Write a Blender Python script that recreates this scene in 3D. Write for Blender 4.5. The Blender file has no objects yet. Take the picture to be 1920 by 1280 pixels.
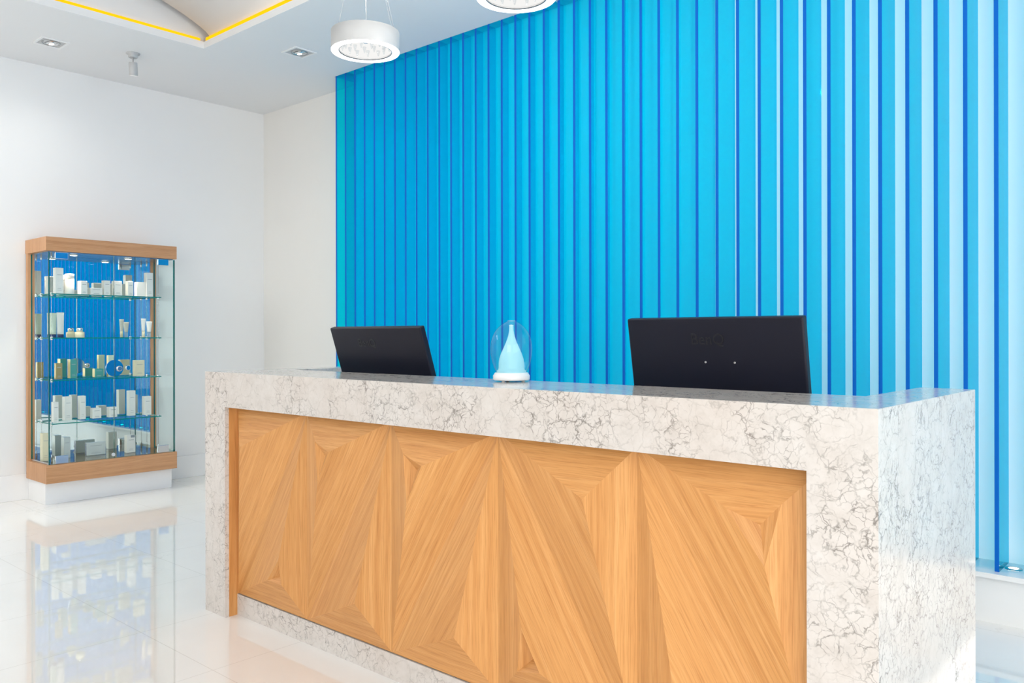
import bpy, bmesh, math, random
from mathutils import Vector, Matrix
S = bpy.context.scene
C = S.collection
PI = math.pi
R_ = math.radians

# ------------------------------------------------------------------ camera
cd = bpy.data.cameras.new('camera')
cd.sensor_width = 36.0
cd.lens = 1560.028 / 1920 * 36.0
cd.shift_y = -(640 - 627.18) / 1920
cd.clip_start = 0.05
cam = bpy.data.objects.new('camera', cd)
C.objects.link(cam)
cam.matrix_world = (Matrix.Translation((0, 0, 1.2675)) @ Matrix.Rotation(0.7267, 4, 'Z')
                    @ Matrix.Rotation(PI / 2, 4, 'X') @ Matrix.Rotation(-0.0017, 4, 'Z'))
S.camera = cam

# ------------------------------------------------------------------ world, daylight, exposure
W = bpy.data.worlds.new('world')
S.world = W
W.use_nodes = True
W.node_tree.nodes['Background'].inputs[0].default_value = (0.92, 0.96, 1.0, 1)
W.node_tree.nodes['Background'].inputs[1].default_value = 0.6

def area(name, loc, rot, sx, sy, power, col):
    l = bpy.data.lights.new(name, 'AREA')
    l.shape = 'RECTANGLE'; l.size = sx; l.size_y = sy; l.energy = power; l.color = col
    o = bpy.data.objects.new(name, l); C.objects.link(o)
    o.location = loc; o.rotation_euler = rot
    return o
area('daylight_right', (3.98, -0.05, 1.5), (0, R_(90), 0), 2.8, 4.9, 122, (0.93, 0.97, 1.0))
area('daylight_front', (2.2, -5.18, 1.6), (R_(90), 0, 0), 3.4, 3.0, 205, (1.0, 0.97, 0.93))
area('added_fill_left', (-6.3, -0.2, 3.37), (0, 0, 0), 1.0, 2.4, 55, (1.0, 0.98, 0.96))  # added fill light for the left wall, no fitting stands here
sl = bpy.data.lights.new('sun', 'SUN')
sl.energy = 2.3; sl.angle = R_(0.6); sl.color = (1.0, 0.96, 0.9)
sun = bpy.data.objects.new('sun', sl); C.objects.link(sun)
sun.rotation_euler = Vector((1, -0.1, 0.552)).to_track_quat('Z', 'Y').to_euler()

vs = S.view_settings
vs.view_transform = 'Standard'; vs.look = 'None'; vs.gamma = 1.0
vs.use_curve_mapping = False
vs.exposure = 0.13
cy = S.cycles
cy.max_bounces = 10; cy.diffuse_bounces = 5; cy.glossy_bounces = 6
cy.transmission_bounces = 8; cy.transparent_max_bounces = 40
cy.caustics_reflective = True; cy.caustics_refractive = False
cy.sample_clamp_indirect = 6.0

# ------------------------------------------------------------------ material helpers
MT = {}
def newmat(name):
    m = bpy.data.materials.new(name); m.use_nodes = True
    nt = m.node_tree
    for n in list(nt.nodes): nt.nodes.remove(n)
    out = nt.nodes.new('ShaderNodeOutputMaterial')
    MT[name] = m
    return m, nt, out
def N(nt, t, **kw):
    n = nt.nodes.new('ShaderNode' + t)
    for k, v in kw.items():
        if k.startswith('i_'):
            n.inputs[k[2:].replace('_', ' ')].default_value = v
        else: setattr(n, k, v)
    return n
def L(nt, a, ao, b, bi): nt.links.new(a.outputs[ao], b.inputs[bi])
def c4(c): return (c[0], c[1], c[2], 1)
def math_(nt, op, a, b=None, c=None, clamp=False):
    n = nt.nodes.new('ShaderNodeMath'); n.operation = op; n.use_clamp = clamp
    for i, v in enumerate((a, b, c)):
        if v is None: continue
        if isinstance(v, (int, float)): n.inputs[i].default_value = v
        else: nt.links.new(v, n.inputs[i])
    return n.outputs[0]
def ramp(nt, fac, stops):
    n = nt.nodes.new('ShaderNodeValToRGB')
    while len(n.color_ramp.elements) < len(stops): n.color_ramp.elements.new(0.5)
    for e, (p, c) in zip(n.color_ramp.elements, stops):
        e.position = p; e.color = c4(c)
    nt.links.new(fac, n.inputs[0])
    return n.outputs[0]
def mixc(nt, fac, a, b, mode='MIX'):
    n = nt.nodes.new('ShaderNodeMix'); n.data_type = 'RGBA'; n.blend_type = mode
    for idx, v in ((0, fac), (6, a), (7, b)):
        if isinstance(v, (int, float)): n.inputs[idx].default_value = v
        elif isinstance(v, tuple): n.inputs[idx].default_value = c4(v)
        else: nt.links.new(v, n.inputs[idx])
    return n.outputs[2]
def noise(nt, vec, scale, detail=4, rough=0.55, dist=0.0):
    n = N(nt, 'TexNoise'); n.inputs['Scale'].default_value = scale
    n.inputs['Detail'].default_value = detail; n.inputs['Roughness'].default_value = rough
    n.inputs['Distortion'].default_value = dist
    if vec is not None: nt.links.new(vec, n.inputs['Vector'])
    return n
def mapping(nt, vec, scale=(1, 1, 1), loc=(0, 0, 0)):
    n = N(nt, 'Mapping'); n.inputs['Scale'].default_value = scale; n.inputs['Location'].default_value = loc
    nt.links.new(vec, n.inputs['Vector'])
    return n.outputs[0]

def plain(name, col, rough=0.5, metal=0.0, var=0.03, coat=0.0, spec=0.5, emit=None, estr=0.0, scale=6.0):
    """Principled with a slight procedural tone variation"""
    m, nt, out = newmat(name)
    p = N(nt, 'BsdfPrincipled')
    g = N(nt, 'NewGeometry')
    nz = noise(nt, g.outputs['Position'], scale, 3)
    cc = mixc(nt, nz.outputs['Fac'], tuple(x * (1 - var) for x in col), tuple(min(1, x * (1 + var)) for x in col))
    nt.links.new(cc, p.inputs['Base Color'])
    p.inputs['Roughness'].default_value = rough; p.inputs['Metallic'].default_value = metal
    p.inputs['Coat Weight'].default_value = coat
    p.inputs['Specular IOR Level'].default_value = spec
    if emit:
        p.inputs['Emission Color'].default_value = c4(emit); p.inputs['Emission Strength'].default_value = estr
    L(nt, p, 0, out, 0)
    return m
def glow(name, col, strength):
    m, nt, out = newmat(name)
    e = N(nt, 'Emission'); e.inputs[0].default_value = c4(col); e.inputs[1].default_value = strength
    L(nt, e, 0, out, 0)
    return m
def thin_glass(name, tint, rough=0.0, f0=0.04, fmax=1.0, milky=0.0, milkcol=(1, 1, 1), lit=None):
    """sheet of clear or tinted glass/acrylic: straight-through tint plus mirror reflection"""
    m, nt, out = newmat(name)
    tr = N(nt, 'BsdfTransparent'); tr.inputs[0].default_value = c4(tint)
    gl = N(nt, 'BsdfGlossy'); gl.inputs['Roughness'].default_value = rough
    lw = N(nt, 'LayerWeight'); lw.inputs['Blend'].default_value = 0.5
    p5 = math_(nt, 'POWER', lw.outputs['Facing'], 5.0)
    f = math_(nt, 'MULTIPLY_ADD', p5, fmax - f0, f0, clamp=True)
    body = tr
    if milky > 0:
        df = N(nt, 'BsdfTranslucent'); df.inputs[0].default_value = c4(milkcol)
        d2 = N(nt, 'BsdfDiffuse'); d2.inputs[0].default_value = c4(milkcol)
        md = N(nt, 'MixShader'); md.inputs[0].default_value = 0.5
        L(nt, df, 0, md, 1); L(nt, d2, 0, md, 2)
        if lit:
            em = N(nt, 'Emission'); em.inputs[0].default_value = c4(lit); em.inputs[1].default_value = 1.0
            ad = N(nt, 'AddShader'); L(nt, md, 0, ad, 0); L(nt, em, 0, ad, 1); md = ad
        mm = N(nt, 'MixShader'); mm.inputs[0].default_value = milky
        L(nt, tr, 0, mm, 1); L(nt, md, 0, mm, 2); body = mm
    mx = N(nt, 'MixShader'); nt.links.new(f, mx.inputs[0])
    L(nt, body, 0, mx, 1); L(nt, gl, 0, mx, 2); L(nt, mx, 0, out, 0)
    return m

def wood(name, dark, mid, light, rough=0.45):
    m, nt, out = newmat(name)
    p = N(nt, 'BsdfPrincipled')
    uv = N(nt, 'UVMap'); uv.uv_map = 'UVMap'
    # u across the grain, v along the grain, in metres
    warp = noise(nt, mapping(nt, uv.outputs[0], (3.5, 0.9, 1)), 1.0, 2, 0.5)
    sep = N(nt, 'SeparateXYZ'); nt.links.new(uv.outputs[0], sep.inputs[0])
    u2 = math_(nt, 'MULTIPLY_ADD', warp.outputs['Fac'], 0.10, sep.outputs[0])
    cb = N(nt, 'CombineXYZ'); nt.links.new(u2, cb.inputs[0]); nt.links.new(sep.outputs[1], cb.inputs[1])
    rings = noise(nt, mapping(nt, cb.outputs[0], (62, 0.55, 1)), 1.0, 3, 0.6)
    fine = noise(nt, mapping(nt, uv.outputs[0], (330, 7, 1)), 1.0, 3, 0.65)
    broad = noise(nt, mapping(nt, cb.outputs[0], (5, 0.7, 1)), 1.0, 2, 0.5)
    c = ramp(nt, rings.outputs['Fac'], [(0.25, dark), (0.50, mid), (0.78, light)])
    pores = ramp(nt, fine.outputs['Fac'], [(0.36, (0.70, 0.60, 0.50)), (0.52, (1, 1, 1))])
    c = mixc(nt, 0.55, c, pores, 'MULTIPLY')
    bl = ramp(nt, broad.outputs['Fac'], [(0.3, (0.90, 0.86, 0.80)), (0.7, (1.06, 1.06, 1.08))])
    c = mixc(nt, 0.8, c, bl, 'MULTIPLY')
    ca = N(nt, 'VertexColor'); ca.layer_name = 'veneer'
    c = mixc(nt, 1.0, c, ca.outputs[0], 'MULTIPLY')
    nt.links.new(c, p.inputs['Base Color'])
    p.inputs['Roughness'].default_value = rough
    p.inputs['Specular IOR Level'].default_value = 0.35
    b = N(nt, 'Bump'); b.inputs['Strength'].default_value = 0.12; b.inputs['Distance'].default_value = 0.002
    nt.links.new(fine.outputs['Fac'], b.inputs['Height']); L(nt, b, 0, p, 'Normal')
    L(nt, p, 0, out, 0)
    return m

def quartz(name):
    m, nt, out = newmat(name)
    p = N(nt, 'BsdfPrincipled')
    tc = N(nt, 'NewGeometry')
    pos = tc.outputs['Position']
    big = noise(nt, pos, 3.2, 3, 0.5)
    w1 = noise(nt, pos, 13.0, 4, 0.6)
    off = N(nt, 'VectorMath'); off.operation = 'MULTIPLY_ADD'
    nt.links.new(w1.outputs['Color'], off.inputs[0]); off.inputs[1].default_value = (0.075, 0.075, 0.075)
    nt.links.new(pos, off.inputs[2])
    def crack(scale, width, vec):
        v = N(nt, 'TexVoronoi'); v.feature = 'DISTANCE_TO_EDGE'; v.inputs['Scale'].default_value = scale
        nt.links.new(vec, v.inputs['Vector'])
        return ramp(nt, v.outputs['Distance'], [(0.0, (1, 1, 1)), (width, (0, 0, 0))])
    v1 = crack(17.0, 0.045, off.outputs[0])
    v2 = crack(40.0, 0.06, off.outputs[0])
    patch = noise(nt, mapping(nt, pos, (1, 1, 0.7)), 5.5, 4, 0.6)
    pm = ramp(nt, patch.outputs['Fac'], [(0.42, (0, 0, 0)), (0.60, (1, 1, 1))])
    brk = noise(nt, pos, 40.0, 3, 0.6)
    bm_ = ramp(nt, brk.outputs['Fac'], [(0.34, (0.0, 0.0, 0.0)), (0.58, (1, 1, 1))])
    a1 = math_(nt, 'MULTIPLY', v1, bm_)
    a1 = math_(nt, 'MULTIPLY', a1, math_(nt, 'MULTIPLY_ADD', pm, 0.75, 0.22))
    a2 = math_(nt, 'MULTIPLY', math_(nt, 'MULTIPLY', v2, bm_), math_(nt, 'MULTIPLY', pm, 0.8))
    a = math_(nt, 'MAXIMUM', a1, a2)
    tone = noise(nt, pos, 18.0, 6, 0.7)
    base = ramp(nt, tone.outputs['Fac'], [(0.28, (0.55, 0.51, 0.475)), (0.48, (0.62, 0.58, 0.545)), (0.7, (0.66, 0.625, 0.595))])
    warmth = ramp(nt, big.outputs['Fac'], [(0.35, (0.98, 0.95, 0.93)), (0.65, (1.0, 1.0, 1.0))])
    base = mixc(nt, 1.0, base, warmth, 'MULTIPLY')
    vc = ramp(nt, big.outputs['Fac'], [(0.42, (0.14, 0.115, 0.095)), (0.6, (0.16, 0.145, 0.13))])
    col = mixc(nt, math_(nt, 'MULTIPLY', a, 0.9), base, vc)
    nt.links.new(col, p.inputs['Base Color'])
    p.inputs['Roughness'].default_value = 0.14
    p.inputs['Specular IOR Level'].default_value = 0.4
    L(nt, p, 0, out, 0)
    return m

def floor_tile(name, size=0.604, ox=-2.94, oy=1.6):
    m, nt, out = newmat(name)
    p = N(nt, 'BsdfPrincipled'); g = N(nt, 'NewGeometry'); pos = g.outputs['Position']
    sep = N(nt, 'SeparateXYZ'); nt.links.new(pos, sep.inputs[0])
    def seam(o, off):
        t = math_(nt, 'DIVIDE', math_(nt, 'SUBTRACT', o, off), size)
        fr = math_(nt, 'FRACT', t)
        d = math_(nt, 'MINIMUM', fr, math_(nt, 'SUBTRACT', 1.0, fr))
        return math_(nt, 'LESS_THAN', d, 0.0016 / size)
    sm = math_(nt, 'MAXIMUM', seam(sep.outputs[0], ox), seam(sep.outputs[1], oy))
    cloud = noise(nt, pos, 1.3, 5, 0.6)
    base = ramp(nt, cloud.outputs['Fac'], [(0.3, (0.83, 0.815, 0.79)), (0.7, (0.88, 0.87, 0.85))])
    w = noise(nt, pos, 2.2, 5, 0.65)
    off = N(nt, 'VectorMath'); off.operation = 'MULTIPLY_ADD'
    nt.links.new(w.outputs['Color'], off.inputs[0]); off.inputs[1].default_value = (0.6, 0.6, 0.6); nt.links.new(pos, off.inputs[2])
    v = N(nt, 'TexVoronoi'); v.feature = 'DISTANCE_TO_EDGE'; v.inputs['Scale'].default_value = 1.6
    nt.links.new(off.outputs[0], v.inputs['Vector'])
    vein = ramp(nt, v.outputs['Distance'], [(0.0, (1, 1, 1)), (0.012, (0, 0, 0))])
    msk = ramp(nt, noise(nt, pos, 1.9, 2).outputs['Fac'], [(0.5, (0, 0, 0)), (0.7, (1, 1, 1))])
    vf = math_(nt, 'MULTIPLY', math_(nt, 'MULTIPLY', vein, msk), 0.35)
    col = mixc(nt, vf, base, (0.5, 0.48, 0.46))
    col = mixc(nt, math_(nt, 'MULTIPLY', sm, 0.5), col, (0.55, 0.52, 0.49))
    nt.links.new(col, p.inputs['Base Color'])
    p.inputs['Roughness'].default_value = 0.008
    p.inputs['IOR'].default_value = 2.1
    L(nt, p, 0, out, 0)
    return m

M_wall = plain('wall_paint', (0.80, 0.80, 0.795), 0.75, var=0.01)
M_wallb = plain('wall_paint_back', (0.80, 0.785, 0.755), 0.75, var=0.01)
M_ceil = plain('ceiling_paint', (0.80, 0.805, 0.81), 0.85, var=0.008)
M_floor = floor_tile('polished_white_tile')
M_base = plain('white_tile_base', (0.84, 0.84, 0.835), 0.08, var=0.02)
M_ledge = plain('white_stone_ledge', (0.80, 0.80, 0.79), 0.12, var=0.03)
M_stone = quartz('veined_quartz')
M_wood = wood('oak_veneer', (0.56, 0.25, 0.075), (0.645, 0.315, 0.104), (0.72, 0.385, 0.150))
M_wood2 = wood('oak_cabinet', (0.47, 0.235, 0.11), (0.58, 0.315, 0.16), (0.65, 0.37, 0.20))
M_fin = thin_glass('blue_acrylic', (0.05, 0.89, 0.975), 0.03, 0.028, 0.5, milky=0.10, milkcol=(0.03, 0.68, 0.95))
M_finedge = plain('blue_acrylic_edge', (0.0, 0.115, 0.50), 0.6, var=0.05, spec=0.15)
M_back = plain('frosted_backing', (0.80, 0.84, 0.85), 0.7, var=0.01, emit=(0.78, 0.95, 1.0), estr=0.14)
M_black = plain('black_plastic', (0.007, 0.007, 0.016), 0.42, var=0.1, spec=0.3)
M_blackd = plain('black_logo', (0.004, 0.004, 0.008), 0.30, var=0.05)
M_screen = plain('dark_screen', (0.02, 0.022, 0.03), 0.1)
M_chrome = plain('chrome', (0.75, 0.76, 0.77), 0.08, 1.0, var=0.02)
M_steel = plain('brushed_steel', (0.55, 0.55, 0.55), 0.25, 1.0, var=0.04)
M_mirror = plain('mirror', (0.88, 0.92, 0.91), 0.0, 1.0, var=0.0)
M_white = plain('white_plastic', (0.84, 0.84, 0.84), 0.3, var=0.01)
M_lampw = plain('white_lacquer', (0.50, 0.50, 0.50), 0.4, var=0.01)
M_grey = plain('grey_metal', (0.35, 0.36, 0.37), 0.3, 0.6)
M_dark = plain('dark_gap', (0.02, 0.02, 0.02), 0.6)
M_glass = thin_glass('clear_glass', (0.97, 0.992, 0.985), 0.0, 0.012, 0.12)
M_gedge = plain('glass_edge', (0.0, 0.13, 0.12), 0.15, var=0.1)
M_gedge2 = plain('shelf_edge', (0.01, 0.22, 0.19), 0.12, var=0.1)
M_dome = thin_glass('dome_glass', (0.84, 0.945, 0.975), 0.0, 0.03, 0.7)
M_cone = thin_glass('cone_glass', (0.75, 0.95, 0.98), 0.2, 0.03, 0.3, milky=0.72, milkcol=(0.80, 0.97, 0.98), lit=(0.03, 0.09, 0.10))  # cyan of the fins behind and a faint added glow put into the colour
M_led = glow('led_white', (1.0, 0.99, 0.97), 3.0)
M_crys_in = glow('led_inner', (1.0, 0.99, 0.97), 0.85)
M_crys = thin_glass('crystal', (0.93, 0.95, 0.96), 0.02, 0.12, 0.9)
M_warm = glow('led_warm', (1.0, 0.48, 0.006), 1.35)
M_bulb = glow('lamp_face', (1.0, 0.97, 0.92), 5.0)
M_spotf = glow('puck_face', (1.0, 0.93, 0.8), 8.0)
M_lwhite = plain('box_white', (0.82, 0.80, 0.77), 0.4, var=0.02)
M_lcream = plain('box_cream', (0.80, 0.72, 0.52), 0.4, var=0.03)
M_lgold = plain('box_gold', (0.55, 0.40, 0.16), 0.25, 0.5, var=0.05)
M_lrefl = plain('box_teal_reflection', (0.10, 0.38, 0.33), 0.25, 0.2, var=0.05)  # blue-green reflection of the fins in glossy fronts, painted as colour
M_lgrey = plain('box_silver', (0.60, 0.63, 0.63), 0.3, 0.1, var=0.04)
M_lgreen = plain('box_pale_green', (0.55, 0.64, 0.52), 0.35, var=0.03)
M_navy = plain('navy_cap', (0.01, 0.03, 0.12), 0.25)
M_print = plain('printed_ink', (0.34, 0.36, 0.38), 0.5)
M_clear = thin_glass('clear_plastic', (0.85, 0.93, 0.95), 0.05, 0.05, 0.8, milky=0.25, milkcol=(0.9, 0.95, 0.95))

# ------------------------------------------------------------------ mesh helpers
def bx(bm, x0, x1, y0, y1, z0, z1, mi=0):
    v = [bm.verts.new(p) for p in ((x0, y0, z0), (x1, y0, z0), (x1, y1, z0), (x0, y1, z0),
                                   (x0, y0, z1), (x1, y0, z1), (x1, y1, z1), (x0, y1, z1))]
    fs = []
    for q in ((0, 3, 2, 1), (4, 5, 6, 7), (0, 1, 5, 4), (1, 2, 6, 5), (2, 3, 7, 6), (3, 0, 4, 7)):
        f = bm.faces.new([v[i] for i in q]); f.material_index = mi; fs.append(f)
    return fs
def lathe(bm, prof, seg=32, c=(0, 0, 0), axis='Z', mi=0, cap=True):
    rings = []
    for r, h in prof:
        ring = []
        for i in range(seg):
            a = 2 * PI * i / seg
            x, y = r * math.cos(a), r * math.sin(a)
            p = {'Z': (x, y, h), 'X': (h, x, y), 'Y': (y, h, x)}[axis]
            ring.append(bm.verts.new((p[0] + c[0], p[1] + c[1], p[2] + c[2])))
        rings.append(ring)
    for a, b in zip(rings, rings[1:]):
        for i in range(seg):
            f = bm.faces.new((a[i], a[(i + 1) % seg], b[(i + 1) % seg], b[i])); f.material_index = mi; f.smooth = True
    if cap:
        for ring, rev in ((rings[0], True), (rings[-1], False)):
            f = bm.faces.new(list(reversed(ring)) if rev else ring); f.material_index = mi
def tube(bm, p, q, r, seg=8, mi=0):
    p, q = Vector(p), Vector(q); d = (q - p).normalized()
    a = d.orthogonal().normalized(); b = d.cross(a)
    A, B = [], []
    for i in range(seg):
        t = 2 * PI * i / seg; o = a * math.cos(t) * r + b * math.sin(t) * r
        A.append(bm.verts.new(p + o)); B.append(bm.verts.new(q + o))
    for i in range(seg):
        f = bm.faces.new((A[i], A[(i + 1) % seg], B[(i + 1) % seg], B[i])); f.smooth = True; f.material_index = mi
    bm.faces.new(list(reversed(A))).material_index = mi; bm.faces.new(B).material_index = mi
def bevel(bm, w, seg=2):
    bmesh.ops.bevel(bm, geom=[e for e in bm.edges], offset=w, segments=seg, affect='EDGES', profile=0.5)
def grain(bm, axis, jitter=0.0):
    uv = bm.loops.layers.uv.verify() if False else (bm.loops.layers.uv.get('UVMap') or bm.loops.layers.uv.new('UVMap'))
    cl = bm.loops.layers.float_color.get('veneer') or bm.loops.layers.float_color.new('veneer')
    rnd = random.Random(5 + axis)
    for f in bm.faces:
        n = f.normal; ja, jb = rnd.uniform(0, 9) , rnd.uniform(0, 9)
        k = max(range(3), key=lambda i: abs(n[i]))
        ax = axis if axis != k else (2 if k != 2 else 0)
        ot = [i for i in range(3) if i not in (k, ax)][0]
        for l in f.loops:
            l[uv].uv = (l.vert.co[ot] + ja, l.vert.co[ax] + jb); l[cl] = (1, 1, 1, 1)
def obj(name, bm, mats, parent=None, loc=None, fix=True):
    if fix: bmesh.ops.recalc_face_normals(bm, faces=bm.faces[:])
    me = bpy.data.meshes.new(name); bm.to_mesh(me); bm.free()
    for m in (mats if isinstance(mats, (list, tuple)) else [mats]): me.materials.append(m)
    o = bpy.data.objects.new(name, me); C.objects.link(o)
    if parent is not None: o.parent = parent
    if loc is not None: o.location = loc
    return o
def tag(o, label, cat, group=None):
    o['label'] = label; o['category'] = cat
    if group: o['group'] = group
    return o
def thing(name, label, cat, loc=(0, 0, 0), group=None):
    o = bpy.data.objects.new(name, None); C.objects.link(o); o.location = loc
    o.empty_display_size = 0.05
    return tag(o, label, cat, group)
def struct(name, bm, m, label=None, fix=True):
    o = obj(name, bm, m, fix=fix); o['kind'] = 'structure'
    if label: o['label'] = label
    return o
def boxpart(name, dims, m, parent, bev=0.0, grain_axis=None, seg=2):
    bm = bmesh.new(); bx(bm, *dims)
    if bev: bevel(bm, bev, seg)
    bm.normal_update()
    if grain_axis is not None: grain(bm, grain_axis)
    return obj(name, bm, m, parent)
def dup(root, loc, label=None, group=None):
    r = root.copy(); C.objects.link(r); r.location = loc
    if label: r['label'] = label
    if group: r['group'] = group
    for ch in list(root.children):
        c = ch.copy(); C.objects.link(c); c.parent = r
        for g in list(ch.children):
            d = g.copy(); C.objects.link(d); d.parent = c
    return r

# ------------------------------------------------------------------ the room
XW, YB, XR, YF, ZC = -7.1, 4.396, 4.0, -5.2, 3.386
FY, FB = 4.148, 4.345                                   # fronts and backs of the fins
bm = bmesh.new(); bx(bm, XW - .2, XR + .2, YF - 1.5, YB + .2, -.12, 0); struct('floor', bm, M_floor)
bm = bmesh.new(); bx(bm, XW - .15, XW, YF, YB + .15, 0, ZC + .9); struct('wall_left', bm, M_wall)
bm = bmesh.new(); bx(bm, XW, XR, YB, YB + .15, 0, ZC + .1); struct('wall_back', bm, M_wallb)
bm = bmesh.new()                                        # right wall with a wide glazed opening
bx(bm, XR, XR + .15, 2.4, YB, 0, ZC); bx(bm, XR, XR + .15, YF, -2.5, 0, ZC); bx(bm, XR, XR + .15, -2.5, 2.4, 3.0, ZC)
struct('wall_right', bm, M_wall)
bm = bmesh.new()                                        # front wall behind the photographer, open shopfront
bx(bm, XW, XR, YF - .15, YF, 3.15, ZC); bx(bm, XW, 0.4, YF - .15, YF, 0, 3.15)
struct('wall_front', bm, M_wall)
bm = bmesh.new(); bx(bm, XW, XW + .014, YF, YB, 0, .196); bevel(bm, .002, 1); struct('baseboard_left', bm, M_base)
bm = bmesh.new(); bx(bm, XW + .014, -5.64, YB - .014, YB, 0, .196); bevel(bm, .002, 1); struct('baseboard_back', bm, M_base)
bm = bmesh.new(); bx(bm, -5.62, XR, 4.35, YB, .2, ZC + .06); struct('trim_1', bm, M_back, 'white frosted backing behind the blue fins')
bm = bmesh.new()
bx(bm, -5.64, XR, 4.125, YB, 0, .20); bx(bm, -5.645, XR, 4.10, 4.37, .20, .222)
struct('trim_2', bm, M_ledge, 'low white plinth with a ledge under the blue fins')

# ceiling with a recessed barrel vault (hole CX0..CX1, CY0..CY1)
CX0, CX1, CY0, CY1 = -5.7875, -3.9, 0.5, 3.0868
LIP = 3.436
bm = bmesh.new()
CE = 4.139
bx(bm, XW, CX0, YF, CE, ZC, LIP); bx(bm, CX1, XR, YF, CE, ZC, LIP)
bx(bm, CX0, CX1, YF, CY0, ZC, LIP); bx(bm, CX0, CX1, CY1, CE, ZC, LIP)
bx(bm, XW, -5.632, CE, YB, ZC, LIP + .02); bx(bm, -5.632, XR, CE - .05, YB, ZC + .06, ZC + .10)
struct('ceiling', bm, M_ceil)
bm = bmesh.new()
VX0, VX1 = CX0 + .055, CX1 - .055
half = (CY1 - CY0) / 2 + .042
prof = []
for i in range(49):
    t = 2 * half * i / 48
    tt = min(t, 2 * half - t)
    prof.append((CY1 + .042 - t, LIP + .004 + .345 * tt ** .65))
ra = [bm.verts.new((VX0, y, z)) for y, z in prof]; rb = [bm.verts.new((VX1, y, z)) for y, z in prof]
rc = [bm.verts.new((VX0, y, z + .03)) for y, z in prof]; rd = [bm.verts.new((VX1, y, z + .03)) for y, z in prof]
for i in range(48):
    bm.faces.new((ra[i], ra[i + 1], rb[i + 1], rb[i])).smooth = True
    bm.faces.new((rc[i], rd[i], rd[i + 1], rc[i + 1])).smooth = True
    bm.faces.new((ra[i], rc[i], rc[i + 1], ra[i + 1])); bm.faces.new((rb[i], rb[i + 1], rd[i + 1], rd[i]))
struct('trim_3', bm, M_ceil, 'barrel vault of the ceiling recess')
bm = bmesh.new()
bx(bm, CX0 - .16, CX0 - .045, CY0 - .1, CY1 + .1, LIP, ZC + .7); bx(bm, CX1 + .10, CX1 + .16, CY0 - .1, CY1 + .1, LIP, ZC + .7)
bx(bm, CX0 - .16, CX1 + .16, CY1 + .10, CY1 + .16, LIP, ZC + .7); bx(bm, CX0 - .16, CX1 + .16, CY0 - .16, CY0 - .10, LIP, ZC + .7)
bx(bm, CX0 - .16, CX1 + .16, CY0 - .16, CY1 + .16, ZC + .7, ZC + .73)
struct('trim_4', bm, M_ceil, 'end walls of the ceiling recess')
bm = bmesh.new(); bx(bm, CX0 - .043, CX0 - .034, CY0 + .05, CY1 - .01, LIP + .0005, LIP + .032)
tag(obj('led_strip', bm, M_warm), 'warm amber cove light strip along the left edge of the ceiling recess', 'light strip')
bm = bmesh.new(); bx(bm, CX0 + .02, CX1, CY1 + .003, CY1 + .013, LIP + .0005, LIP + .026)
tag(obj('led_strip', bm, M_warm), 'warm amber cove light strip along the right edge of the ceiling recess', 'light strip')

# ------------------------------------------------------------------ blue acrylic fins
ONES = ['', 'first', 'second', 'third', 'fourth', 'fifth', 'sixth', 'seventh', 'eighth', 'ninth', 'tenth', 'eleventh', 'twelfth',
        'thirteenth', 'fourteenth', 'fifteenth', 'sixteenth', 'seventeenth', 'eighteenth', 'nineteenth', 'twentieth']
def ordinal(n):
    if n <= 20: return ONES[n]
    t, u = divmod(n, 10)
    return {2: 'twenty', 3: 'thirty', 4: 'forty'}[t] + '-' + ONES[u] if u else {3: 'thirtieth', 4: 'fortieth'}[t]
FX0, FP, NF = -5.614, 0.12245, 48
bm = bmesh.new()
H = ZC + .06 - .222 - .002
fs = bx(bm, -.009, .009, 0, FB - FY, 0, H)
bmesh.ops.bevel(bm, geom=[e for e in bm.edges if abs(e.verts[0].co.z - e.verts[1].co.z) > 1 and e.verts[0].co.y < .01], offset=.0012, segments=1, affect='EDGES')
bm.normal_update()
for f in bm.faces:
    f.material_index = 1 if f.normal.y < -.5 else 0
fin0 = obj('acrylic_fin', bm, [M_fin, M_finedge])
for i in range(NF):
    o = fin0 if i == 0 else fin0.copy()
    if i: C.objects.link(o)
    o.location = (FX0 + i * FP, FY, .222)
    tag(o, 'tall translucent blue acrylic fin, %s from the left end of the blue wall' % ordinal(i + 1), 'wall fin',
        'blue acrylic fins along the back wall')
# uplights let into the ledge
def make_up():
    t = thing('ledge_uplight', '', 'uplight', group='round uplights in the ledge under the fins')
    bm = bmesh.new(); lathe(bm, [(.020, .0045), (.024, .005), (.034, .004), (.036, .0005)], 28, cap=False); obj('trim_ring', bm, M_steel, t)
    bm = bmesh.new(); lathe(bm, [(.0205, .0005), (.0205, .0035)], 24); obj('lens', bm, M_spotf, t)
    return t
up0 = make_up()
ups = list(range(3, NF, 4))
for k, i in enumerate(ups):
    loc = (FX0 + (i + .38) * FP, 4.245, .222)
    o = up0 if k == 0 else dup(up0, loc)
    o.location = loc
    o['label'] = 'round uplight in the ledge, right of the %s blue fin from the left' % ordinal(i + 1)

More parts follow.
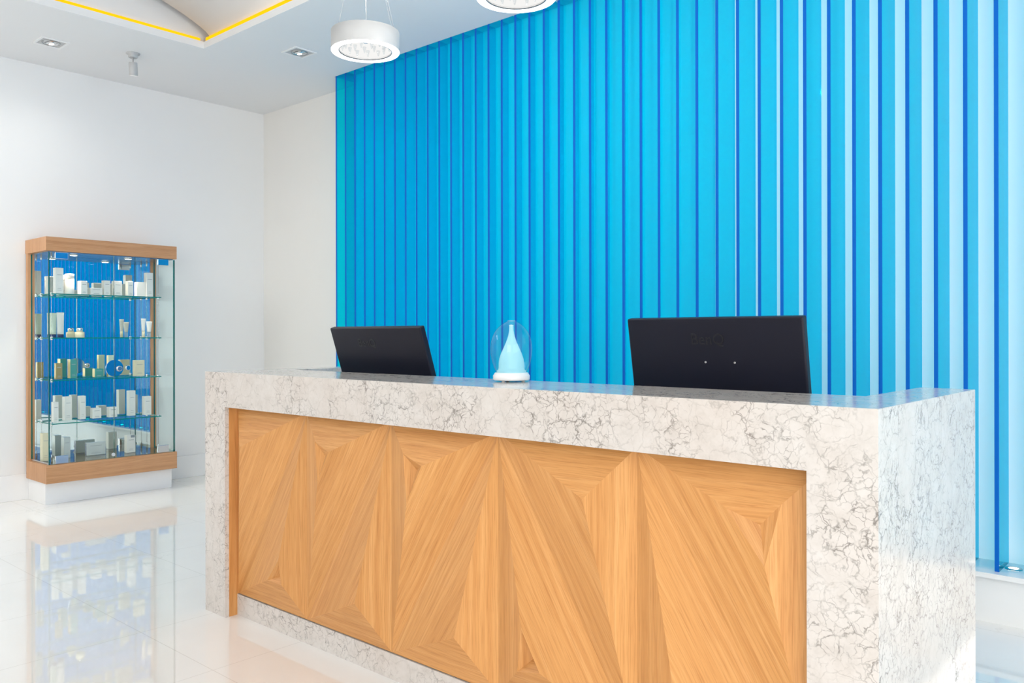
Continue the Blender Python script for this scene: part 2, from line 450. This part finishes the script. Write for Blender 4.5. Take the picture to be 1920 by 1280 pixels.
# ------------------------------------------------------------------ reception desk
DX0, DX1, DY0, DY1, DH = -3.6175, -0.6236, 1.9329, 2.8034, 1.10
OX0, OX1, OZ, KZ, YP = -3.4427, -0.7874, .9446, .097, 1.998
LY, LX = 2.31, .154
desk = thing('reception_desk', 'long reception desk of pale veined stone with a faceted oak front', 'reception desk', ((DX0 + DX1) / 2, 2.35, 0))
def dp(name, bm, m):
    o = obj(name, bm, m, desk); o.matrix_parent_inverse = Matrix.Translation(desk.location).inverted(); return o
T_ = .02
bm = bmesh.new(); bx(bm, DX0, OX0 - .0127, DY0, DY0 + T_, 0, DH - T_); bx(bm, OX0 - .0127, OX1, DY0, DY0 + T_, OZ, DH - T_); bx(bm, OX1, DX1 - T_, DY0, DY0 + T_, 0, DH - T_)
bx(bm, OX0 - .0127, OX0 - .001, DY0 + .0005, DY0 + T_, 0, OZ)
dp('front_frame', bm, M_stone)
bm = bmesh.new(); bx(bm, DX1 - T_, DX1, DY0, DY1, 0, DH - T_); bx(bm, DX1 - LX, DX1 - T_, DY1 - T_, DY1, 0, DH - T_); bx(bm, DX1 - LX, DX1 - LX + T_, LY, DY1 - T_, 0.74, DH - T_)
dp('side_panel', bm, M_stone)
bm = bmesh.new(); bx(bm, DX0, DX0 + T_, DY0 + T_, DY1, 0, DH - T_); bx(bm, DX0 + T_, DX0 + LX, DY1 - T_, DY1, 0, DH - T_); bx(bm, DX0 + LX - T_, DX0 + LX, LY, DY1 - T_, 0.74, DH - T_)
dp('side_panel', bm, M_stone)
bm = bmesh.new()
pl = [(DX0, DY0), (DX1, DY0), (DX1, DY1), (DX1 - LX, DY1), (DX1 - LX, LY), (DX0 + LX, LY), (DX0 + LX, DY1), (DX0, DY1)]
lo = [bm.verts.new((x, y, DH - T_)) for x, y in pl]; hi = [bm.verts.new((x, y, DH)) for x, y in pl]
bm.faces.new(list(reversed(lo))); bm.faces.new(hi)
for i in range(8): bm.faces.new((lo[i], lo[(i + 1) % 8], hi[(i + 1) % 8], hi[i]))
bmesh.ops.bevel(bm, geom=[e for e in bm.edges if e.verts[0].co.z > DH - .001 and e.verts[1].co.z > DH - .001], offset=.0012, segments=1, affect='EDGES')
dp('counter_ledge', bm, M_stone)
bm = bmesh.new(); bx(bm, DX0 + LX, DX1 - LX, LY - T_, LY, .74, DH - T_); dp('ledge_back', bm, M_stone)
bm = bmesh.new(); bx(bm, DX0 + LX - .02, DX1 - LX + .02, 2.10, DY1 + .02, .72, .75); bevel(bm, .002, 1); dp('work_top', bm, M_white)
bm = bmesh.new(); bx(bm, DX0 + T_, DX1 - T_, 2.07, 2.09, 0, DH - T_); dp('carcass', bm, M_white)
bm = bmesh.new(); bx(bm, OX0, DX1 - T_ - .01, 1.993, 2.02, 0, KZ - .003); dp('kick_plate', bm, M_stone)
bm = bmesh.new(); bx(bm, OX0 - .030, OX0, DY0 + T_, 2.06, 0, OZ + .01); bm.normal_update(); grain(bm, 2); dp('wood_reveal', bm, M_wood)
# faceted oak front: right-angled pyramids standing out of the base plane, tips cut into small sunken pits
bm = bmesh.new()
uvl = bm.loops.layers.uv.new('UVMap'); cll = bm.loops.layers.float_color.new('veneer')
rg = random.Random(11)
def tri(pts, gdir, tone=1.0):
    vs_ = [bm.verts.new(p) for p in pts]
    f = bm.faces.new(vs_); f.normal_update()
    if f.normal.y > 0: f.normal_flip()
    g = Vector(gdir); n = f.normal
    g = (g - n * g.dot(n)).normalized(); h = g.cross(n)
    ou, ov = rg.uniform(0, 20), rg.uniform(0, 20)
    tn = tone * rg.uniform(.96, 1.04)
    for l in f.loops:
        l[uvl].uv = (l.vert.co.dot(h) + ou, l.vert.co.dot(g) + ov)
        l[cll] = (tn, tn * rg.uniform(.99, 1.01), tn, 1)
def pyramid(a, b, c, tip, grains, pit=None):
    """a,b,c corners; grains for sides ab, bc, ca; pit=(ta,tb,tc,depth) cuts the tip"""
    a, b, c, tip = map(Vector, (a, b, c, tip))
    if pit is None:
        for (p, q), g in zip(((a, b), (b, c), (c, a)), grains): tri((p, q, tip), g)
        return
    ta, tb, tc, dp_ = pit
    A, B, D = a.lerp(tip, ta), b.lerp(tip, tb), c.lerp(tip, tc)
    for (p, q, P, Q), g in zip(((a, b, A, B), (b, c, B, D), (c, a, D, A)), grains): tri((p, q, Q, P), g)
    inner = tip + Vector((0, dp_, 0))
    for (P, Q), g in zip(((A, B), (B, D), (D, A)), grains): tri((P, Q, inner), g, .97)
MW = .535; PX = [OX0 + MW * k for k in range(6)]
ZT, ZB_ = OZ + .003, KZ
a_, d_ = .157, .05
HX, VZ = (1, 0, 0), (0, 0, 1)
for k in range(5):
    x0, x1 = PX[k], PX[k + 1]
    T0, T1, B0, B1 = (x0, YP, ZT), (x1, YP, ZT), (x0, YP, ZB_), (x1, YP, ZB_)
    if k < 3:
        DG = (x1 - x0, 0, ZT - ZB_)
        pit = {1: (.66, .87, .85, .030), 2: (.66, .86, .83, .036)}.get(k)
        up = (x0 + a_, YP - d_, OZ - a_) if k else (-3.344, YP - d_, 0.773)
        pyramid(T0, T1, B0, up, (HX, DG, VZ), pit)
        pitl = (.80, .90, .80, .035) if k == 0 else None
        pyramid(B1, T1, B0, (x1 - a_, YP - d_, KZ + a_), (VZ, DG, HX), pitl)
    else:
        DG = (x1 - x0, 0, ZB_ - ZT)
        pit = {4: (.62, .78, .86, .032)}.get(k)
        pyramid(T1, T0, B1, (x1 - a_, YP - d_, OZ - a_), (HX, DG, VZ), pit)
        pitl = (.72, .86, .86, .045) if k == 3 else None
        pyramid(B0, T0, B1, (x0 + a_, YP - d_, KZ + a_), (VZ, DG, HX), pitl)
dp('faceted_panel', bm, M_wood).data.update()

# ------------------------------------------------------------------ monitors on the desk
def monitor(label, x, ytop, ztop, tilt, w=.63, h=.365, logo_x=0, screws=()):
    t = thing('computer_monitor', label, 'monitor', (x, 0, .752), 'black monitors behind the desk ledge')
    th = R_(tilt)
    yb = ytop + h * math.sin(th); zb = ztop - h * math.cos(th)
    t.location.y = yb + .02
    bm = bmesh.new(); bx(bm, -w / 2, w / 2, 0, .030, 0, h); bevel(bm, .006, 3)
    s = obj('back_shell', bm, M_black, t); s.location = (0, yb - t.location.y, zb - .75); s.rotation_euler = (th, 0, 0)
    bm = bmesh.new(); bx(bm, -w / 2 + .008, w / 2 - .008, .0302, .0322, .014, h - .008); obj('screen', bm, M_screen, s)
    cu = bpy.data.curves.new('logo', 'FONT'); cu.body = 'BenQ'; cu.size = .052; cu.extrude = .0006; cu.align_x = 'CENTER'
    tmp = bpy.data.objects.new('logo_tmp', cu); C.objects.link(tmp)
    bpy.context.view_layer.update()
    me = bpy.data.meshes.new_from_object(tmp); bpy.data.objects.remove(tmp)
    me.materials.clear(); me.materials.append(M_blackd)
    lg = bpy.data.objects.new('logo', me); C.objects.link(lg); lg.parent = s
    lg.location = (logo_x, -.0004, h - .088); lg.rotation_euler = (PI / 2, 0, 0); lg.scale = (1.0, 1, 1)
    for sx in screws:
        bm = bmesh.new(); lathe(bm, [(.0035, -.0022), (.0035, .001)], 12, axis='Y'); q = obj('screw', bm, M_chrome, s); q.location = (sx, 0, h - .147)
    bm = bmesh.new(); bx(bm, -.035, .035, -.012, .022, .012, .36); bevel(bm, .004, 2); q = obj('neck', bm, M_black, t); q.location = (0, .055, 0)
    bm = bmesh.new(); bx(bm, -.12, .12, -.075, .075, 0, .014); bevel(bm, .005, 2); q = obj('stand_foot', bm, M_black, t); q.location = (0, .05, 0)
    return t
monitor('black monitor seen from behind, tilted back, at the left end of the desk', -2.931, 2.358, 1.297, 18, logo_x=-.065)
monitor('black monitor seen from behind, right of the glass diffuser on the desk', -1.322, 2.447, 1.319, 10, logo_x=-.01, screws=(-.022, .082))

# ------------------------------------------------------------------ aroma diffuser
df = thing('aroma_diffuser', 'glass dome aroma diffuser with a white teardrop inside, standing on the desk ledge', 'diffuser', (-1.981, 2.225, DH))
df.scale = (.775, .775, .775)
bm = bmesh.new(); lathe(bm, [(.074, .006), (.0835, .008), (.085, .012), (.085, .028), (.0835, .030), (.077, .040), (.075, .0415), (.066, .0415)], 48); obj('base', bm, M_white, df)
bm = bmesh.new()
lathe(bm, [(.068, .041), (.0685, .05), (.061, .055), (.059, .065), (.0585, .085), (.056, .105), (.048, .130), (.036, .156), (.024, .183), (.015, .21), (.0105, .235), (.0095, .258)], 40, cap=False); obj('teardrop', bm, M_cone, df)
bm = bmesh.new(); lathe(bm, [(.0085, -.002), (.0105, 0), (.0085, .002)], 16); q = obj('nozzle', bm, M_white, df); q.location = (0, 0, .259)
bm = bmesh.new()
pr = []
for i in range(25):
    u = i / 24; z = .042 + u * .237
    r = .097 * math.sqrt(max(0, 1 - ((z - .150) / .1292) ** 2))
    if z < .150: r = max(.070, .097 - .0022 * ((.150 - z) / .108) ** 2 * 12)
    pr.append((max(r, .0175), z))
lathe(bm, pr, 48, cap=False); obj('glass_dome', bm, M_dome, df)
bm = bmesh.new(); lathe(bm, [(.0165, 0), (.019, .0015), (.0165, .003)], 24, cap=False); q = obj('dome_rim', bm, M_clear, df); q.location = (0, 0, .2785)
for a in (30, 150, 270):
    bm = bmesh.new(); lathe(bm, [(.008, 0), (.008, .007)], 12); q = obj('foot', bm, M_white, df); q.location = (.055 * math.cos(R_(a)), .055 * math.sin(R_(a)), 0)

# ------------------------------------------------------------------ pendant ring lamps
def pendant(label, x, y):
    t = thing('pendant_lamp', label, 'pendant lamp', (x, y, ZC), 'ring pendant lamps over the desk')
    zb = 2.69 - ZC; ro, ri, h = .170, .130, .098
    bm = bmesh.new()
    lathe(bm, [(ri + .004, zb + .012), (ri + .004, zb + h), (ro, zb + h), (ro, zb + .004)], 72, cap=False); obj('ring_band', bm, M_lampw, t)
    bm = bmesh.new(); lathe(bm, [(ri + .002, zb + .006), (ri + .006, zb), (ro - .001, zb), (ro, zb + .004)], 72, cap=False); obj('diffuser', bm, M_led, t)
    bm = bmesh.new(); lathe(bm, [(ri - .001, zb + .002), (ri + .003, zb + .001), (ri + .003, zb + .004), (ri - .001, zb + .005)], 72, cap=False); obj('inner_rim', bm, M_grey, t)
    bm = bmesh.new(); lathe(bm, [(ri + .002, zb + .012), (ri + .002, zb + h - .002)], 72, cap=False); obj('inner_glow', bm, M_crys_in, t)
    bm = bmesh.new(); bmesh.ops.create_cone(bm, segments=6, radius1=.003, radius2=.011, depth=.030, cap_ends=True)
    bmesh.ops.translate(bm, verts=bm.verts, vec=(0, 0, .015))
    c0 = None
    for k in range(40):
        a = 2 * PI * k / 40; rr = ri - .012 - .012 * (k % 2)
        loc = (rr * math.cos(a), rr * math.sin(a), zb + .012 + .022 * (k % 3))
        if c0 is None: c0 = obj('crystal', bm, M_crys, t); q = c0
        else: q = c0.copy(); C.objects.link(q)
        q.location = loc
    bm = bmesh.new(); lathe(bm, [(.012, zb + .045), (.075, zb + .088), (.078, zb + .110), (.03, zb + .125)], 32); obj('hub', bm, M_steel, t)
    for a in (60, 180, 300):
        bm = bmesh.new(); tube(bm, (.07 * math.cos(R_(a)), .07 * math.sin(R_(a)), zb + .105), ((ri + .015) * math.cos(R_(a)), (ri + .015) * math.sin(R_(a)), zb + h), .003); obj('spoke', bm, M_chrome, t)
    for a in (20, 140, 260, 35):
        bm = bmesh.new(); tube(bm, ((ro - .02) * math.cos(R_(a)), (ro - .02) * math.sin(R_(a)), zb + h), (.02 * math.cos(R_(a)), .02 * math.sin(R_(a)), -.02), .0009, 6); obj('cable', bm, M_lampw, t)
    up = bpy.data.lights.new('added_ceiling_fill', 'POINT'); up.energy = 14; up.color = (1.0, .96, .9); up.shadow_soft_size = .03  # added point light in mid-air above the ring, brightens the ceiling
    uo = bpy.data.objects.new('added_ceiling_fill', up); C.objects.link(uo); uo.location = (x, y, 2.69 + .34)
    bm = bmesh.new(); lathe(bm, [(.055, 0), (.055, -.022), (.05, -.026)], 32); obj('canopy', bm, M_white, t)
    return t
pendant('white ring pendant lamp with crystals, the one seen whole in view', -3.330, 2.640)
pendant('white ring pendant lamp cut off by the top edge of the photo', -2.320, 2.640)

# ------------------------------------------------------------------ ceiling fittings
def downlight(label, x, y):
    t = thing('recessed_downlight', label, 'downlight', (x, y, ZC), 'square recessed downlights')
    bm = bmesh.new(); s, i = .094, .078
    for q in ((-s, s, -s, -i), (-s, s, i, s), (-s, -i, -i, i), (i, s, -i, i)): bx(bm, q[0], q[1], q[2], q[3], -.006, -.0005)
    obj('frame', bm, M_white, t)
    bm = bmesh.new(); bx(bm, -i, i, -i, i, -.0018, -.0006); obj('inner_plate', bm, M_lampw, t)
    for r in (.062, .052, .044):
        bm = bmesh.new(); lathe(bm, [(r - .003, -.002), (r - .002, -.006), (r, -.002)], 36, cap=False); obj('gimbal_ring', bm, M_grey if r > .06 else M_chrome, t)
    bm = bmesh.new(); lathe(bm, [(.040, -.003), (.028, -.010), (.012, -.013)], 28); q = obj('lamp', bm, M_chrome, t)
    q.rotation_euler = (R_(12), 0, 0)
    bm = bmesh.new(); lathe(bm, [(.017, -.0155), (.012, -.0165)], 20); obj('lamp_face', bm, M_bulb, q)
    dl_ = bpy.data.lights.new('downlight_beam', 'SPOT'); dl_.energy = 9; dl_.color = (1, .96, .9); dl_.spot_size = R_(150); dl_.spot_blend = 1.0; dl_.shadow_soft_size = .02
    do = bpy.data.objects.new('downlight_beam', dl_); C.objects.link(do); do.location = (x, y, ZC - .04)
    return t
downlight('square recessed ceiling downlight, the one at the far left beside the ceiling recess', -6.49, 2.286)
downlight('square recessed ceiling downlight between the ceiling recess and the ring pendant', -5.333, 3.604)
sp = thing('ceiling_spotlight', 'small white adjustable ceiling spotlight pointing down at the display cabinet', 'spotlight', (-6.285, 2.785, ZC))
bm = bmesh.new(); lathe(bm, [(.050, 0), (.050, -.004), (.033, -.006), (.033, -.030), (.028, -.034)], 32); obj('mount', bm, M_lampw, sp)
bm = bmesh.new(); tube(bm, (0, 0, -.032), (0, 0, -.075), .006, 10); obj('arm', bm, M_lampw, sp)
bm = bmesh.new(); lathe(bm, [(.026, 0), (.030, -.003), (.030, -.095), (.027, -.097)], 32, cap=False); lathe(bm, [(.026, -.002), (.004, -.010)], 32, cap=True, mi=1)
hd = obj('lamp_head', bm, [M_lampw, M_grey], sp); hd.location = (0, 0, -.066); hd.rotation_euler = (R_(8), R_(12), 0)
bm = bmesh.new(); lathe(bm, [(.0265, -.090), (.0265, -.093)], 24); obj('lamp_face', bm, M_bulb, hd)

# ------------------------------------------------------------------ display cabinet
QY0, QY1 = 2.312, 3.316
XF = -6.673
cab = thing('display_cabinet', 'tall glass display cabinet with oak top and base, against the left wall', 'display cabinet', (-6.88, 2.814, 0))
inv = Matrix.Translation(cab.location).inverted()
def cp(name, bm, m, parent=cab):
    o = obj(name, bm, m, parent)
    if parent is cab: o.matrix_parent_inverse = inv
    return o
def cbox(name, dims, m, bev=0, ga=None, parent=cab):
    bm = bmesh.new(); bx(bm, *dims)
    if bev: bevel(bm, bev, 2)
    bm.normal_update()
    if ga is not None: grain(bm, ga)
    return cp(name, bm, m, parent)
X0 = XW + .001
cbox('plinth', (XW + .0145, -6.737, 2.327, 3.30, 0, .1647), M_base, .0015)
cbox('base_box', (XW + .016, XF, QY0, QY1, .1647, .302), M_wood2, .0012, 1)
cbox('top_box', (X0, XF, QY0, QY1, 1.898, 2.0025), M_wood2, .0012, 1)
bm = bmesh.new(); bx(bm, XW + .016, -7.045, QY0, 2.36, .302, 1.898); bx(bm, XW + .016, -7.045, 3.27, QY1, .302, 1.898); bx(bm, XW + .016, -7.06, 2.36, 3.27, .302, 1.898)
bm.normal_update(); grain(bm, 2); cp('back_frame', bm, M_wood2)
cbox('mirror', (-7.059, -7.052, 2.362, 3.268, .304, 1.896), M_mirror)
cbox('soffit_plate', (-7.045, -6.70, 2.335, 3.295, 1.892, 1.8975), M_steel)
def pane(name, dims, edge, axis):
    bm = bmesh.new(); bx(bm, *dims); bm.normal_update()
    for f in bm.faces: f.material_index = 0 if abs(f.normal[axis]) > .9 else 1
    return cp(name, bm, [M_glass, edge])
pane('side_glass', (-7.044, -6.693, 2.334, 2.344, .303, 1.8915), M_gedge, 1)
pane('side_glass', (-7.044, -6.693, 3.294, 3.304, .303, 1.8915), M_gedge, 1)
bm = bmesh.new(); bx(bm, -7.044, -6.69, 2.330, 2.335, .302, .318); cp('base_channel', bm, M_steel)
bm = bmesh.new(); bx(bm, -7.044, -6.69, 3.303, 3.308, .302, .318); cp('base_channel', bm, M_steel)
dl = pane('door', (-6.691, -6.682, 2.334, 2.8085, .306, 1.890), M_gedge, 0)
dr = pane('door', (-6.691, -6.682, 2.8115, 3.304, .306, 1.890), M_gedge, 0)
def sub(name, bm, m, parent):
    o = obj(name, bm, m, parent); return o
for d, ya, yb2 in ((dl, 2.378, 2.470), (dr, 3.158, 3.250)):
    for za, zb2 in ((1.842, 1.8905), (.306, .366)):
        bm = bmesh.new(); bx(bm, -6.696, -6.678, ya, yb2, za, zb2); bevel(bm, .0025, 2); sub('hinge', bm, M_chrome, d)
def halfdisc(y, side):
    bm = bmesh.new(); pts = []
    for i in range(25):
        a = PI * i / 24
        pts.append((y + side * .064 * math.sin(a), 1.010 + .064 * math.cos(a)))
    A = [bm.verts.new((-6.681, p, z)) for p, z in pts]; B = [bm.verts.new((-6.672, p, z)) for p, z in pts]
    bm.faces.new(A); bm.faces.new(B)
    for i in range(25): bm.faces.new((A[i], A[(i + 1) % 25], B[(i + 1) % 25], B[i]))
    return bm
sub('lock_plate', halfdisc(2.8065, -1), M_chrome, dl)
sub('lock_plate', halfdisc(2.8135, 1), M_chrome, dr)
bm = bmesh.new(); lathe(bm, [(.022, -6.672), (.022, -6.664), (.016, -6.662)], 28, (0, 2.845, 1.005), 'X'); sub('lock_cylinder', bm, M_steel, dr)
bm = bmesh.new(); lathe(bm, [(.010, -6.684), (.010, -6.668), (.020, -6.666), (.020, -6.648), (.017, -6.645)], 24, (0, 2.905, 1.010), 'X'); sub('knob', bm, M_chrome, dr)
bm = bmesh.new(); lathe(bm, [(.014, -6.683), (.014, -6.672)], 20, (0, 2.800, .333), 'X'); sub('latch', bm, M_chrome, dl)
SZ = [1.585, 1.250, .930, .602]
for z in SZ:
    bm = bmesh.new(); bx(bm, -7.040, -6.752, 2.385, 3.222, z - .008, z); bm.normal_update()
    for f in bm.faces: f.material_index = 0 if abs(f.normal.z) > .9 else 1
    s = cp('shelf', bm, [M_glass, M_gedge2])
    for sx in (-6.79, -7.00):
        for sy in (2.392, 3.214):
            bm = bmesh.new(); lathe(bm, [(.008, z - .018), (.009, z - .014), (.009, z + .006), (.006, z + .009)], 16, (sx, sy, 0)); sub('shelf_clamp', bm, M_chrome, s)
for sx in (-6.79, -7.00):
    for sy in (2.392, 3.214):
        bm = bmesh.new(); tube(bm, (sx, sy, .303), (sx, sy, 1.891), .0012, 6); lathe(bm, [(.005, .303), (.005, .36), (.003, .366)], 12, (sx, sy, 0)); lathe(bm, [(.003, 1.85), (.006, 1.856), (.006, 1.892)], 12, (sx, sy, 0))
        cp('suspension_cable', bm, M_steel)
for y in (2.565, 2.985):
    bm = bmesh.new(); lathe(bm, [(.030, 1.8915), (.030, 1.887), (.024, 1.886)], 28, (-6.83, y, 0)); l1 = cp('puck_light', bm, M_white)
    bm = bmesh.new(); lathe(bm, [(.023, 1.8858), (.023, 1.8848)], 24, (-6.83, y, 0)); sub('lens', bm, M_spotf, l1)
    pl_ = bpy.data.lights.new('puck', 'SPOT'); pl_.energy = 20; pl_.color = (1.0, .88, .68); pl_.spot_size = R_(84); pl_.spot_blend = .6; pl_.shadow_soft_size = .025
    po = bpy.data.objects.new('puck', pl_); C.objects.link(po); po.location = (-6.83, y, 1.88)
bm = bmesh.new(); bx(bm, -7.043, -6.695, 2.344, 3.294, .3025, .308); cp('floor_glass', bm, thin_glass('floor_glass', (0.9, .96, .95), 0.02, .08, .9))

# ------------------------------------------------------------------ cosmetics in the cabinet
SHELF = SZ + [.3085]
GRP = ['cosmetics on the top glass shelf', 'cosmetics on the second glass shelf', 'cosmetics on the third glass shelf',
       'cosmetics on the lowest glass shelf', 'cosmetics on the cabinet floor']
def carton(label, y0, y1, h, s, xf, dep=.05, m=M_lwhite, text=1, side=None, sticker=False, name='carton'):
    w = y1 - y0; z = SHELF[s] + .0006
    t = thing(name, label, 'box', (xf - dep / 2, (y0 + y1) / 2, z), GRP[s])
    bm = bmesh.new(); bx(bm, -dep / 2, dep / 2, -w / 2, w / 2, 0, h); bevel(bm, .0012, 1); bm.normal_update()
    if side is not None:
        for f in bm.faces:
            if abs(f.normal.y) > .9: f.material_index = 1
    obj('body', bm, [m, side or m], t)
    if text:
        bm = bmesh.new(); e = dep / 2
        bx(bm, e + .0001, e + .0004, -w * .30, w * .30, h * .72, h * .72 + .0035)
        bx(bm, e + .0001, e + .0004, -w * .22, w * .22, h * .20, h * .20 + .002)
        bx(bm, e + .0001, e + .0004, -w * .26, w * .26, h * .13, h * .13 + .002)
        obj('print', bm, M_print, t)
    if sticker:
        bm = bmesh.new(); bx(bm, dep / 2 + .0001, dep / 2 + .0006, -w * .05, w * .42, h * .86, h * 1.0); obj('sticker', bm, M_grey, t)
    return t
carton('tall white carton at the left end of the top shelf', 2.423, 2.480, .198, 0, -6.80)
carton('white carton half hidden behind the tall left carton and the cylinder on the top shelf', 2.500, 2.545, .150, 0, -6.885)
carton('short square white carton just right of the cylinder on the top shelf', 2.608, 2.656, .106, 0, -6.80, .07)
carton('low wide white carton in the middle of the top shelf, lowest on that shelf', 2.680, 2.769, .055, 0, -6.80, .075)
carton('white carton between the low wide carton and the door gap on the top shelf', 2.790, 2.839, .119, 0, -6.82)
carton('white carton just right of the door gap on the top shelf', 2.872, 2.935, .120, 0, -6.83)
carton('narrow white carton on the top shelf, third from its right end', 2.979, 3.022, .122, 0, -6.82)
carton('wide blank white carton beside the tall one at the right end of the top shelf', 3.060, 3.133, .120, 0, -6.84, text=0)
carton('tall white carton at the right end of the top shelf', 3.135, 3.190, .200, 0, -6.83)
t = thing('cylinder_pack', 'white round cylinder pack on the top shelf', 'cosmetic pack', (-6.845, 2.540, SHELF[0] + .0006), GRP[0])
bm = bmesh.new(); lathe(bm, [(.032, 0), (.033, .002), (.033, .120)], 32); obj('body', bm, M_lwhite, t)
bm = bmesh.new(); lathe(bm, [(.0335, .1205), (.0335, .155), (.031, .158)], 32); obj('lid', bm, M_lwhite, t)
def tube_pack(label, y, x, w, h, s, bodym, capm, caph=.026, capr=None, pointed=False):
    t = thing('cosmetic_tube', label, 'cosmetic tube', (x, y, SHELF[s] + .0006), GRP[s])
    r = capr or w * .42
    bm = bmesh.new(); lathe(bm, [(r, 0), (r, caph)], 24); obj('cap', bm, capm, t)
    bm = bmesh.new(); rings = []
    for i in range(9):
        u = i / 8; z = caph + (h - caph) * u
        ax = r * (1 - u) + .0016 * u
        ay = (r * 1.02) * (1 - u) + (w / 2 if not pointed else .002) * u
        rings.append([bm.verts.new((ax * math.cos(2 * PI * k / 24), ay * math.sin(2 * PI * k / 24), z)) for k in range(24)])
    for a, b in zip(rings, rings[1:]):
        for k in range(24): bm.faces.new((a[k], a[(k + 1) % 24], b[(k + 1) % 24], b[k])).smooth = True
    bm.faces.new(rings[-1]); bm.faces.new(list(reversed(rings[0])))
    obj('body', bm, bodym, t)
    return t
tube_pack('pale green cosmetic tube with navy cap at the left end of the second shelf', 2.441, -6.900, .053, .190, 1, M_lgreen, M_navy)
tube_pack('white cosmetic tube with navy cap beside the pale green tube', 2.512, -6.950, .054, .196, 1, M_lwhite, M_navy)
tube_pack('slim white tube with cream cap near the right end of the second shelf', 3.115, -6.845, .040, .155, 1, M_lwhite, M_lcream, .05, .012)
tube_pack('flared silvery tube with clear cap at the right end of the second shelf', 3.158, -6.835, .052, .131, 1, M_lwhite, M_clear, .045, .014)
t = thing('cream_jar', 'squat cream jar with a silver lid on the second shelf', 'jar', (-6.962, 2.660, SHELF[1] + .0006), GRP[1])
bm = bmesh.new(); lathe(bm, [(.031, 0), (.034, .003), (.034, .040), (.030, .044)], 32); obj('body', bm, M_lcream, t)
bm = bmesh.new(); lathe(bm, [(.022, .044), (.022, .072), (.019, .076)], 28); obj('lid', bm, M_chrome, t)
carton('small gold carton at the left end of the third shelf', 2.440, 2.486, .124, 2, -6.84, .035, M_lgold)
carton('gold carton with painted-on teal reflection, second from the left on the third shelf', 2.574, 2.622, .150, 2, -6.92, .06, M_lrefl, side=M_lgold)
carton('low gold-sided carton with painted-on teal reflection on the third shelf', 2.763, 2.829, .070, 2, -6.93, .05, M_lrefl, side=M_lgold)
carton('tall pale carton with gold sides behind the round lock', 2.872, 2.920, .175, 2, -6.94, .035, M_lgreen, side=M_lgold)
carton('cream carton at the right end of the third shelf', 3.065, 3.145, .130, 2, -6.89, .045, M_lcream)
carton('small white carton at the left end of the lowest glass shelf', 2.424, 2.462, .154, 3, -6.85, .045)
carton('tall white carton, second from the left on the lowest glass shelf', 2.534, 2.589, .185, 3, -6.93)
carton('tall narrow white carton, third from the left on the lowest glass shelf', 2.653, 2.697, .184, 3, -6.94)
carton('low white carton left of the door gap on the lowest glass shelf', 2.742, 2.808, .082, 3, -6.92, .055)
carton('low white carton right of the door gap on the lowest glass shelf', 2.871, 2.934, .082, 3, -6.92, .055)
carton('tallest white carton on the lowest glass shelf, right of the door gap', 3.034, 3.087, .207, 3, -6.93)
carton('white carton at the right end of the lowest glass shelf', 3.150, 3.206, .155, 3, -6.90)
carton('pale yellow carton at the left end of the cabinet floor', 2.354, 2.402, .213, 4, -6.87, .05, M_lcream)
carton('silver grey carton behind the lower left hinge on the cabinet floor', 2.530, 2.577, .162, 4, -6.93, .06, M_lgrey)
carton('long flat silver carton with navy ends on the cabinet floor', 2.697, 2.845, .102, 4, -6.93, .032, M_lgrey, side=M_navy)
carton('white carton with a grey sticker on the cabinet floor', 2.981, 3.050, .142, 4, -6.85, .05, sticker=True)
